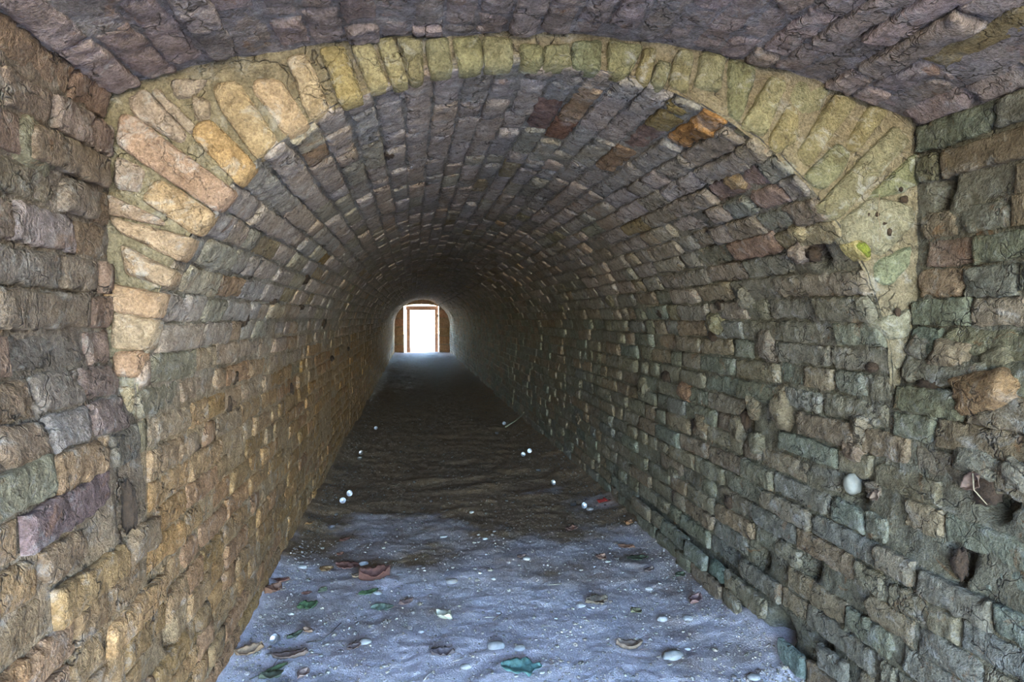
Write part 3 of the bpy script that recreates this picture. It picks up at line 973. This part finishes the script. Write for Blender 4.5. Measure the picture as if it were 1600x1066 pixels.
def leaf_mesh(name, L, W, lobes, curl, fold, seed):
    """A dead leaf: outline with lobes, folded along the midrib, curled at the ends, with real thickness."""
    r = random.Random(seed)
    n, h = 16, 4
    top = []
    for i in range(n + 1):
        t = i / n
        wid = math.sin(math.pi * min(1, t * 0.96 + 0.03)) ** 0.75 * W * 0.5
        wid *= 1 + lobes * (0.3 * math.sin(t * math.pi * 7 + seed) + 0.55 * nz(t * 11, seed * 3.1, 0.5))
        for j in range(-h, h + 1):
            u = j / h
            x = (t - 0.5) * L + abs(u) * W * 0.16 * math.sin(seed)
            y = wid * u * (1 + 0.2 * lobes * nz(t * 6, u * 3, seed))
            z = abs(u) * fold * W * 0.5 + curl * L * (t - 0.45) ** 2 * 2.0 + 0.11 * W * nz(x * 70, y * 70, seed) + 0.05 * W * nz(x * 190, y * 190, seed) + curl * 0.6 * L * (u * u) * 0.2
            top.append((x, y, z))
    V = top + [(x, y, z - 0.0012) for x, y, z in top]
    m = len(top); w = 2 * h + 1
    F = []
    for i in range(n):
        for j in range(w - 1):
            a = i * w + j
            F.append((a, a + w, a + w + 1, a + 1))
            F.append((m + a, m + a + 1, m + a + w + 1, m + a + w))
    rim = [j for j in range(w)] + [i * w + w - 1 for i in range(1, n + 1)] + [n * w + j for j in range(w - 2, -1, -1)] + [i * w for i in range(n - 1, 0, -1)]
    for k in range(len(rim)):
        a, b = rim[k], rim[(k + 1) % len(rim)]
        F.append((a, b, m + b, m + a))
    zmin = min(v[2] for v in V)
    V = [(x, y, z - zmin) for x, y, z in V]
    return mesh_from(name, V, F), zmin

def tube_mesh(name, pts, r0, r1, n=7):
    V, F = [], []
    pts = [Vector(p) for p in pts]
    for k, p in enumerate(pts):
        d = (pts[min(k + 1, len(pts) - 1)] - pts[max(k - 1, 0)]).normalized()
        a = d.cross(Vector((0.3, 0.2, 1))).normalized()
        b = d.cross(a)
        rr = r0 + (r1 - r0) * k / (len(pts) - 1)
        for i in range(n):
            t = 2 * math.pi * i / n
            V.append(p + (a * math.cos(t) + b * math.sin(t)) * rr)
    for k in range(len(pts) - 1):
        for i in range(n):
            F.append((k * n + i, k * n + (i + 1) % n, (k + 1) * n + (i + 1) % n, (k + 1) * n + i))
    F.append(tuple(range(n))[::-1])
    F.append(tuple((len(pts) - 1) * n + i for i in range(n)))
    return mesh_from(name, V, F)

BR, RB, TN, GN, DG = (0.20, 0.10, 0.06), (0.17, 0.075, 0.055), (0.30, 0.19, 0.11), (0.075, 0.125, 0.055), (0.09, 0.105, 0.06)
LEAVES = [  # px, py, length px, width ratio, turn, lobes, curl, fold, colour, label
    (585, 908, 40, 0.62, 0.25, 0.05, 0.25, 0.75, RB, 'big curled reddish brown leaf, the largest on the floor'),
    (545, 887, 30, 0.62, 0.1, 0.1, 0.08, 0.2, RB, 'flat dark reddish leaf behind the big curled brown leaf'),
    (512, 892, 17, 0.8, 0.6, 0.4, 0.15, 0.3, (0.33, 0.20, 0.09), 'small ochre leaf beside the flat dark reddish leaf'),
    (562, 903, 20, 0.6, 0.5, 0.3, 0.2, 0.4, (0.30, 0.21, 0.13), 'crinkled tan leaf touching the big curled brown leaf'),
    (575, 929, 25, 0.45, 0.3, 0.1, 0.1, 0.3, GN, 'green leaf tucked below the big curled brown leaf'),
    (477, 951, 22, 0.8, 0.2, 0.4, 0.2, 0.5, GN, 'crumpled green leaf near the foot of the tan brick wall'),
    (596, 952, 28, 0.6, 0.15, 0.0, 0.06, 0.1, (0.17, 0.22, 0.17), 'pale dusty green leaf in the blue-lit gravel'),
    (428, 927, 24, 0.8, 0.9, 0.4, 0.3, 0.5, BR, 'ragged orange-brown leaf against the base of the tan wall'),
    (440, 910, 22, 0.4, 0.1, 0.2, 0.15, 0.4, RB, 'thin dark leaf scrap against the tan wall above the ragged leaf'),
    (480, 929, 12, 0.7, 0.3, 0.1, 0.1, 0.2, (0.24, 0.12, 0.09), 'small pinkish brown leaf scrap above the crumpled green leaf'),
    (504, 924, 13, 0.7, 0.9, 0.1, 0.1, 0.2, (0.17, 0.19, 0.12), 'olive leaf scrap right of the pinkish brown scrap'),
    (633, 946, 18, 0.6, 0.4, 0.4, 0.3, 0.5, (0.20, 0.13, 0.11), 'shrivelled brown leaf right of the pale green leaf'),
    (460, 996, 22, 0.4, 0.9, 0.3, 0.2, 0.5, DG, 'dark green narrow leaf right of the silver cup by the wall'),
    (481, 989, 16, 0.5, -0.5, 0.3, 0.2, 0.5, (0.32, 0.20, 0.13), 'orange leaf scrap touching the dark green narrow leaf'),
    (392, 1024, 32, 0.5, 0.5, 0.15, 0.25, 0.6, TN, 'rust coloured leaf at the foot of the tan wall below the silver cup'),
    (455, 1030, 42, 0.35, 0.15, 0.15, 0.18, 0.5, (0.19, 0.13, 0.10), 'long curled grey-brown leaf low by the tan wall'),
    (433, 1047, 26, 0.3, 0.7, 0.0, 0.1, 0.4, (0.09, 0.13, 0.06), 'slim green leaf under the long curled grey-brown leaf'),
    (421, 1062, 26, 0.6, 0.3, 0.3, 0.2, 0.5, (0.10, 0.11, 0.07), 'dark green leaf at the bottom edge beside the tan wall'),
    (472, 1058, 18, 0.7, 1.2, 0.1, 0.2, 0.4, (0.25, 0.17, 0.14), 'pinkish leaf at the bottom edge right of the dark green leaf'),
    (553, 1015, 18, 0.6, 0.3, 0.3, 0.25, 0.5, (0.15, 0.11, 0.10), 'small dark curled leaf above the bottom edge'),
    (695, 968, 26, 0.6, -0.6, 0.05, 0.15, 0.7, (0.55, 0.52, 0.38), 'cream folded leaf in the middle of the blue-lit gravel'),
    (693, 1026, 30, 0.55, 0.2, 0.5, 0.2, 0.5, (0.15, 0.12, 0.12), 'dark shredded leaf low in the middle of the floor'),
    (815, 1046, 52, 0.55, 0.1, 0.7, 0.05, 0.08, (0.11, 0.22, 0.20), 'teal ragged leaf lying flat near the bottom edge'),
    (930, 944, 28, 0.8, 0.2, 0.9, 0.2, 0.3, (0.22, 0.17, 0.12), 'star-shaped dead leaf near the pinkish grey pebble'),
    (982, 1015, 32, 0.5, -0.35, 0.1, 0.3, 0.6, (0.26, 0.19, 0.14), 'curled tan leaf alone in the gravel'),
    (993, 958, 16, 0.8, 0.5, 0.6, 0.2, 0.3, (0.20, 0.18, 0.10), 'small olive lobed leaf right of the star-shaped leaf'),
    (940, 874, 15, 0.8, 0.7, 0.4, 0.25, 0.4, (0.22, 0.12, 0.08), 'reddish crumpled leaf touching the round grey pebble'),
    (980, 857, 22, 0.4, -0.35, 0.1, 0.15, 0.4, (0.20, 0.10, 0.06), 'brown leaf lying near the dark wall under a white chip'),
    (997, 875, 28, 0.55, 0.1, 0.2, 0.08, 0.2, (0.08, 0.09, 0.05), 'dark mossy leaf in front of the foot of the dark wall'),
    (1014, 893, 14, 0.7, 0.5, 0.1, 0.1, 0.3, (0.17, 0.12, 0.10), 'dark brown leaf scrap right of the mossy leaf'),
    (1085, 943, 26, 0.5, 0.9, 0.1, 0.25, 0.5, (0.22, 0.13, 0.12), 'reddish leaf upright against the lowest green brick'),
    (1062, 900, 15, 0.7, 0.6, 0.1, 0.1, 0.3, DG, 'olive leaf at the foot of the green bricks'),
    (815, 872, 13, 0.6, 0.5, 0.1, 0.2, 0.4, (0.20, 0.13, 0.10), 'small brown leaf touching the cream pebble in mid floor'),
    (895, 830, 16, 0.7, 0.4, 0.5, 0.25, 0.5, (0.19, 0.10, 0.07), 'small dark red leaf on the dark earth by the right wall'),
    (983, 819, 14, 0.7, 0.8, 0.2, 0.25, 0.5, (0.30, 0.14, 0.06), 'orange leaf in the corner where dark wall meets floor'),
    (1120, 1045, 1, 0.5, 0, 0, 0, 0, BR, ''),
    (483, 819, 11, 0.7, 0.5, 0.2, 0.25, 0.4, (0.32, 0.17, 0.06), 'orange leaf tight against the base of the tan wall'),
    (538, 846, 13, 0.6, 0.4, 0.2, 0.2, 0.4, (0.20, 0.09, 0.06), 'small dark red leaf on brown earth ahead of the grey pebble'),
    (532, 868, 9, 0.7, 0.4, 0.2, 0.2, 0.4, (0.26, 0.12, 0.07), 'tiny rust leaf just beyond the small dark red leaf')]
for k, (px, py, w, ratio, turn, lobes, curl, fold, c, lab) in enumerate(LEAVES):
    if not lab:
        continue
    p = on_floor(px, py)
    dist = (p - EYE).length
    L = w * dist / FPX * 1.12
    me, zmin = leaf_mesh('leaf', L, L * ratio * 1.25, lobes, curl, fold, 3 + k)
    o = link('leaf', me, M_LEAF, None, c)
    drop(o, p, turn - YAW, (rng.uniform(-0.1, 0.1), rng.uniform(-0.1, 0.1)), 0.001)
    tag(o, lab, 'leaf', 'fallen leaves on the passage floor')
    if w > 20:
        st = tube_mesh('leaf_stem', [(L * 0.44, 0, -zmin * 0.4), (L * 0.62, L * 0.05, -zmin * 0.4 + 0.003), (L * 0.78, L * 0.09, 0.002)], 0.0011, 0.0007, 5)
        s_ = link('leaf_stem', st, M_TWIG, o, (0.16, 0.10, 0.07))

def cup_mesh(name, R, H):
    prof = [(0.0, 0.0), (R * 0.92, 0.0), (R, H * 0.12), (R, H), (R * 1.04, H), (R * 1.04, H * 0.97), (R * 0.97, H * 0.93), (R * 0.96, H * 0.15), (0.0, H * 0.1)]
    n = 28
    V, F = [], []
    for rr, z in prof:
        for i in range(n):
            t = 2 * math.pi * i / n
            fl = 1 + 0.02 * math.cos(t * 14)
            V.append((rr * fl * math.cos(t), rr * fl * math.sin(t), z))
    for k in range(len(prof) - 1):
        for i in range(n):
            F.append((k * n + i, k * n + (i + 1) % n, (k + 1) * n + (i + 1) % n, (k + 1) * n + i))
    return mesh_from(name, V, F)
CUPS = [(432, 1008, 'largest silver cup, tipped over on the gravel near the tan wall'),
        (519, 827, 'silver cup on brown earth beside the base of the tan wall'),
        (536, 788, 'bright silver cup farther in along the foot of the tan wall'),
        (545, 776, 'dull silver cup just beyond the bright one by the tan wall'),
        (562, 720, 'small silver cup beside the tan wall where the floor darkens'),
        (565, 708, 'small silver cup deeper in, behind another at the tan wall'),
        (588, 672, 'tiny silver glint of a cup deep in along the tan wall'),
        (896, 790, 'gleaming silver cup left of its twin by the dark wall'),
        (911, 795, 'upright silver cup beside the brown pebble by the dark wall'),
        (863, 757, 'small silver cup farther in toward the dark wall'),
        (841, 737, 'bright white speck of a cup in the dark mid floor'),
        (817, 714, 'silver cup in the pair deep in by the dark wall, lower one'),
        (827, 708, 'silver cup in the pair deep in by the dark wall, upper one'),
        (776, 678, 'small silver cup below the leaning stick'),
        (788, 665, 'tiny bright cup at the foot of the leaning stick')]
cupme = cup_mesh('metal_cup', 0.0165, 0.013)
for k, (px, py, lab) in enumerate(CUPS):
    p = on_floor(px, py)
    o = link('metal_cup', cupme, M_METAL)
    tl = (rng.uniform(0.9, 1.3), rng.uniform(-0.3, 0.3)) if k % 3 != 1 else (rng.uniform(-0.2, 0.2), rng.uniform(-0.2, 0.2))
    drop(o, p, rng.uniform(-0.8, 0.8), tl, 0.016 if k % 3 != 1 else 0.001)
    tag(o, lab, 'metal cup', 'silver candle cups along the passage floor')

p = on_floor(944, 787)
V, F = [], []
for i in range(9):
    for j in range(7):
        u, v = i / 8 - 0.5, j / 6 - 0.5
        V.append((u * 0.07, v * 0.05, 0.012 + 0.012 * nz(u * 6, v * 6, 3.0) + 0.012 * abs(v) * 2))
F = [(i * 7 + j, i * 7 + 7 + j, i * 7 + 8 + j, i * 7 + j + 1) for i in range(8) for j in range(6)]
o = link('wrapper', mesh_from('wrapper', V, F), M_FOIL)
md = o.modifiers.new('thickness', 'SOLIDIFY'); md.thickness = 0.0008
drop(o, p, 0.4, (0, 0), -0.003)
tag(o, 'crumpled red shiny wrapper at the foot of the dark wall', 'wrapper')

# sticks, twigs and straws
def stick(pts, r0, r1, c, lab, name='twig', group=None):
    o = link(name, tube_mesh(name, [Vector(q) - Vector(pts[0]) for q in pts], r0, r1), M_TWIG, None, c)
    o.location = pts[0]
    tag(o, lab, 'twig', group)
    return o
a = on_floor(790, 669)
_, _, _, b = locate(822, 644)
stick([a + Vector((0, 0, 0.004)), a.lerp(b, 0.5) + Vector((0, 0, -0.006)), b + Vector((-0.012, 0, 0))], 0.008, 0.005, (0.25, 0.23, 0.16), 'long straight stick leaning from the floor onto the dark wall')
TW = [([(757, 967), (774, 966)], 0.0012, (0.42, 0.38, 0.28), 'pale straw lying beside the short brown twig'),
      ([(771, 972), (778, 965), (784, 961)], 0.0017, (0.24, 0.19, 0.13), 'short brown twig with a white pebble at its end'),
      ([(846, 980), (858, 980), (870, 982)], 0.0008, (0.55, 0.52, 0.42), 'fine pale straw below the bright white pebble'),
      ([(856, 916), (868, 915), (878, 913)], 0.0012, (0.42, 0.37, 0.22), 'yellowish straw on the grey floor mid passage'),
      ([(662, 1066), (668, 1058), (675, 1052)], 0.0012, (0.55, 0.53, 0.47), 'pale stalk poking up from the bottom edge'),
      ([(708, 1036), (718, 1033), (726, 1030)], 0.001, (0.50, 0.42, 0.36), 'pinkish straw beside the dark shredded leaf'),
      ([(818, 884), (822, 892), (826, 898)], 0.0012, (0.14, 0.11, 0.09), 'dark thin twig below the cream pebble'),
      ([(478, 1006), (500, 1004), (516, 992), (533, 975)], 0.0016, (0.07, 0.06, 0.05), 'dark bent twig running over the gravel near the silver cup'),
      ([(424, 1050), (430, 1038), (438, 1028)], 0.001, (0.24, 0.19, 0.15), 'thin stem rising beside the long curled grey-brown leaf'),
      ([(390, 1064), (408, 1056), (425, 1048)], 0.002, (0.06, 0.055, 0.045), 'dark twig at the bottom edge beside the slim green leaf')]
for pix, rr, c, lab in TW:
    pts = [on_floor(*q) + Vector((0, 0, 0.004)) for q in pix]
    stick(pts, rr, rr * 0.7, c, lab)

# pebble lodged in the wall hole, dead leaf and roots caught in the wall, moss on the ring
m, owner, _ = wall_frame(1331, 757)
o = link('pebble', blob_mesh('pebble', 0.020, 0.027, 0.022, 81, 3, 0.12, 0.85), M_PEBBLE, None, (0.20, 0.19, 0.16))
o.matrix_world = m @ Matrix.Translation((0, 0, 0.006)) @ Matrix.Rotation(0.3, 4, 'Z')
tag(o, 'pale smooth pebble lodged in a hole of the dark brick wall', 'pebble')
for k, (px, py, L, c, lab) in enumerate([(1522, 752, 0.05, (0.13, 0.08, 0.06), 'withered brown leaf caught in the dark wall beside a root'),
                                         (1375, 772, 0.035, (0.16, 0.11, 0.08), 'brown leaf stuck in the wall right of the lodged pebble')]):
    m, owner, _ = wall_frame(px, py)
    me, zmin = leaf_mesh('leaf', L, L * 0.7, 0.3, 0.3, 0.5, 50 + k)
    o = link('leaf', me, M_LEAF, None, c)
    o.matrix_world = m @ Matrix.Translation((0, 0, 0.004)) @ Matrix.Rotation(0.8, 4, 'Z')
    tag(o, lab, 'leaf')
mA = wall_frame(1522, 735)[0].translation; mB = wall_frame(1532, 765)[0].translation; mC = wall_frame(1545, 790)[0].translation
w_n = Vector((-1, 0, 0))
stick([mA + w_n * 0.012, mB + w_n * 0.024, mC + w_n * 0.012], 0.0016, 0.0008, (0.33, 0.26, 0.17), 'thin root hanging out of the dark wall beside a withered leaf', 'root')
moss_poly = [(1324, 380), (1344, 374), (1358, 390), (1358, 406), (1349, 408), (1336, 397)]
slab_piece('mossy_stone', [on_ring(*q) for q in moss_poly], ZR - 0.012, 0.05, 900, M_RING, (0.44, 0.38, 0.18), ring, 0.006)
moss_in = [(1328, 381), (1344, 377), (1354, 391), (1357, 402), (1350, 404), (1340, 394)]
slab_piece('moss', [on_ring(*q) for q in moss_in], ZR - 0.017, 0.012, 901, M_MOSS, None, ring, 0.007)
ring_stem = [on_ring(1369, 305), on_ring(1367, 340), on_ring(1371, 360), on_ring(1369, 378)]
o = link('dry_stem', tube_mesh('dry_stem', [(q[0], ZR - 0.012, q[1]) for q in ring_stem], 0.0009, 0.0006, 5), M_TWIG, ring, (0.22, 0.16, 0.10))
for k, (px, py, ra, rb) in enumerate([(1410, 312, 0.011, 0.009), (1387, 363, 0.006, 0.009), (1379, 350, 0.005, 0.003), (1354, 336, 0.002, 0.004), (1368, 336, 0.004, 0.006), (1405, 297, 0.004, 0.006), (1400, 488, 0.007, 0.012)]):
    q = on_ring(px, py)
    o = link('soil_clump', blob_mesh('soil_clump', ra, 0.006, rb, 55 + k, 2, 0.5, 0.9, 2.6), M_SOIL, ring)
    o.location = (q[0], ZR - 0.006, q[1])

# ------------------------------------------------------------------ far end: stone wall with an arched doorway, timber gate frame outside
def ex(px): return (px - 645.5) * 0.0199
DXL, DXR, DZS, DZT = ex(631.5), ex(685.0), 1.42, 1.485
back = bpy.data.meshes.new('wall_back')
bm = bmesh.new()
def hole_outline():
    pts = [(DXL, -0.1), (DXL, DZS)]
    for i in range(1, 12):
        t = i / 12
        pts.append((DXL + (DXR - DXL) * t, DZS + (DZT - DZS) * math.sin(math.pi * t)))
    pts += [(DXR, DZS), (DXR, -0.1)]
    return pts
inner = hole_outline()
outer_ = [(XL - 0.4, -0.1), (XL - 0.4, 1.95)] + [(XL - 0.4 + (XR - XL + 0.8) * i / 12, 1.95) for i in range(1, 12)] + [(XR + 0.4, 1.95), (XR + 0.4, -0.1)]
layers = []
for y in (YEND + 0.02, YEND + 0.36):
    layers.append(([bm.verts.new((x, y, z)) for x, z in inner], [bm.verts.new((x, y, z)) for x, z in outer_]))
n = len(inner)
for k in range(n - 1):
    a, b = layers
    bm.faces.new((a[0][k], a[0][k + 1], a[1][k + 1], a[1][k]))
    bm.faces.new((b[0][k + 1], b[0][k], b[1][k], b[1][k + 1]))
    bm.faces.new((a[0][k + 1], a[0][k], b[0][k], b[0][k + 1]))
bm.to_mesh(back); bm.free()
wall_back = struct(link('wall_back', back, masonry('mortar_back', (0.5, 0.40, 0.29), 0.3, 0.3)), 'sandstone end wall with an arched doorway')
def end_block(x0, x1, z0, z1, c, k, curve=None):
    poly = curve or [(x0, z0), (x1, z0), (x1, z1), (x0, z1)]
    return slab_piece('stone_block', poly, YEND - 0.01, 0.05, 700 + k, M_BLOCK, c, wall_back, 0.006)
zz = [0.0, 0.25, 0.51, 0.785, 1.05, 1.32]
def side_x(z, sgn):
    if z <= ZS:
        return CX + sgn * AX
    return CX + sgn * AX * max(0.0, 1 - min(1.0, (z - ZS) / BZ) ** PN) ** (1 / PN)
for k in range(5):
    z0, z1 = zz[k] + 0.02, zz[k + 1] - 0.02
    c = (0.62 * rng.uniform(0.88, 1.1), 0.41 * rng.uniform(0.9, 1.06), 0.28)
    xl0, xl1 = side_x(z0, -1), side_x(z1, -1)
    end_block(0, 0, 0, 0, c, k, [(xl0 - 0.01, z0), (DXL - 0.008, z0), (DXL - 0.008, z1), (xl1 - 0.01, z1)])
    c = (0.62 * rng.uniform(0.88, 1.1), 0.42 * rng.uniform(0.9, 1.06), 0.28)
    xr0, xr1 = side_x(z0, 1), side_x(z1, 1)
    end_block(0, 0, 0, 0, c, 20 + k, [(DXR + 0.008, z0), (xr0 + 0.01, z0), (xr1 + 0.01, z1), (DXR + 0.008, z1)])
nseg = 7
for k in range(nseg):
    t0, t1 = k / nseg + 0.006, (k + 1) / nseg - 0.006
    X0, X1 = DXL + (DXR - DXL) * t0, DXL + (DXR - DXL) * t1
    f = lambda t: DZS + (DZT - DZS) * math.sin(math.pi * t) + 0.01
    end_block(0, 0, 0, 0, (0.62, 0.46 * rng.uniform(0.95, 1.05), 0.30), 40 + k, [(X0, f(t0)), (X1, f(t1)), (X1, f(t1) + 0.2), (X0, f(t0) + 0.2)])

gate = struct(link('door_1', None), 'brown timber gate frame standing outside the far doorway')
def beam(name, x0, x1, y0, y1, z0, z1, parent, mat, bev=0.008):
    bm = bmesh.new()
    bmesh.ops.create_cube(bm, size=1.0)
    for v in bm.verts:
        v.co = Vector((x0 + (v.co.x + 0.5) * (x1 - x0), y0 + (v.co.y + 0.5) * (y1 - y0), z0 + (v.co.z + 0.5) * (z1 - z0)))
    bmesh.ops.bevel(bm, geom=bm.edges[:], offset=bev, segments=2, affect='EDGES')
    me = bpy.data.meshes.new(name)
    bm.to_mesh(me); bm.free()
    return link(name, me, mat, parent)
YG = YEND + 0.42
beam('gate_post', -0.205, -0.091, YG, YG + 0.12, -0.05, 1.33, gate, M_TIMBER)
pr = beam('gate_post', 0.672, 0.773, YG, YG + 0.12, -0.05, 1.33, gate, M_TIMBER)
beam('gate_lintel', -0.221, 0.786, YG - 0.01, YG + 0.13, 1.30, 1.435, gate, M_TIMBER)
beam('hinge', 0.747, 0.786, YG - 0.03, YG + 0.01, 1.09, 1.17, pr, M_IRON, 0.004)

# ------------------------------------------------------------------ ground outside both mouths
def ground(name, y0, y1):
    V, F = [], []
    nx, ny = 24, 24
    for j in range(ny + 1):
        for i in range(nx + 1):
            x = -14 + 28 * i / nx; y = y0 + (y1 - y0) * j / ny
            V.append((x, y, -0.03 + 0.02 * nz(x * 0.6, y * 0.6, 0)))
    for j in range(ny):
        for i in range(nx):
            a = j * (nx + 1) + i
            F.append((a, a + 1, a + nx + 2, a + nx + 1))
    return struct(link(name, mesh_from(name, V, F), M_GROUND))
ground('ground_entry', -16.0, YIN - 0.02)
ground('ground_far', YEND + 0.3, 46.0)
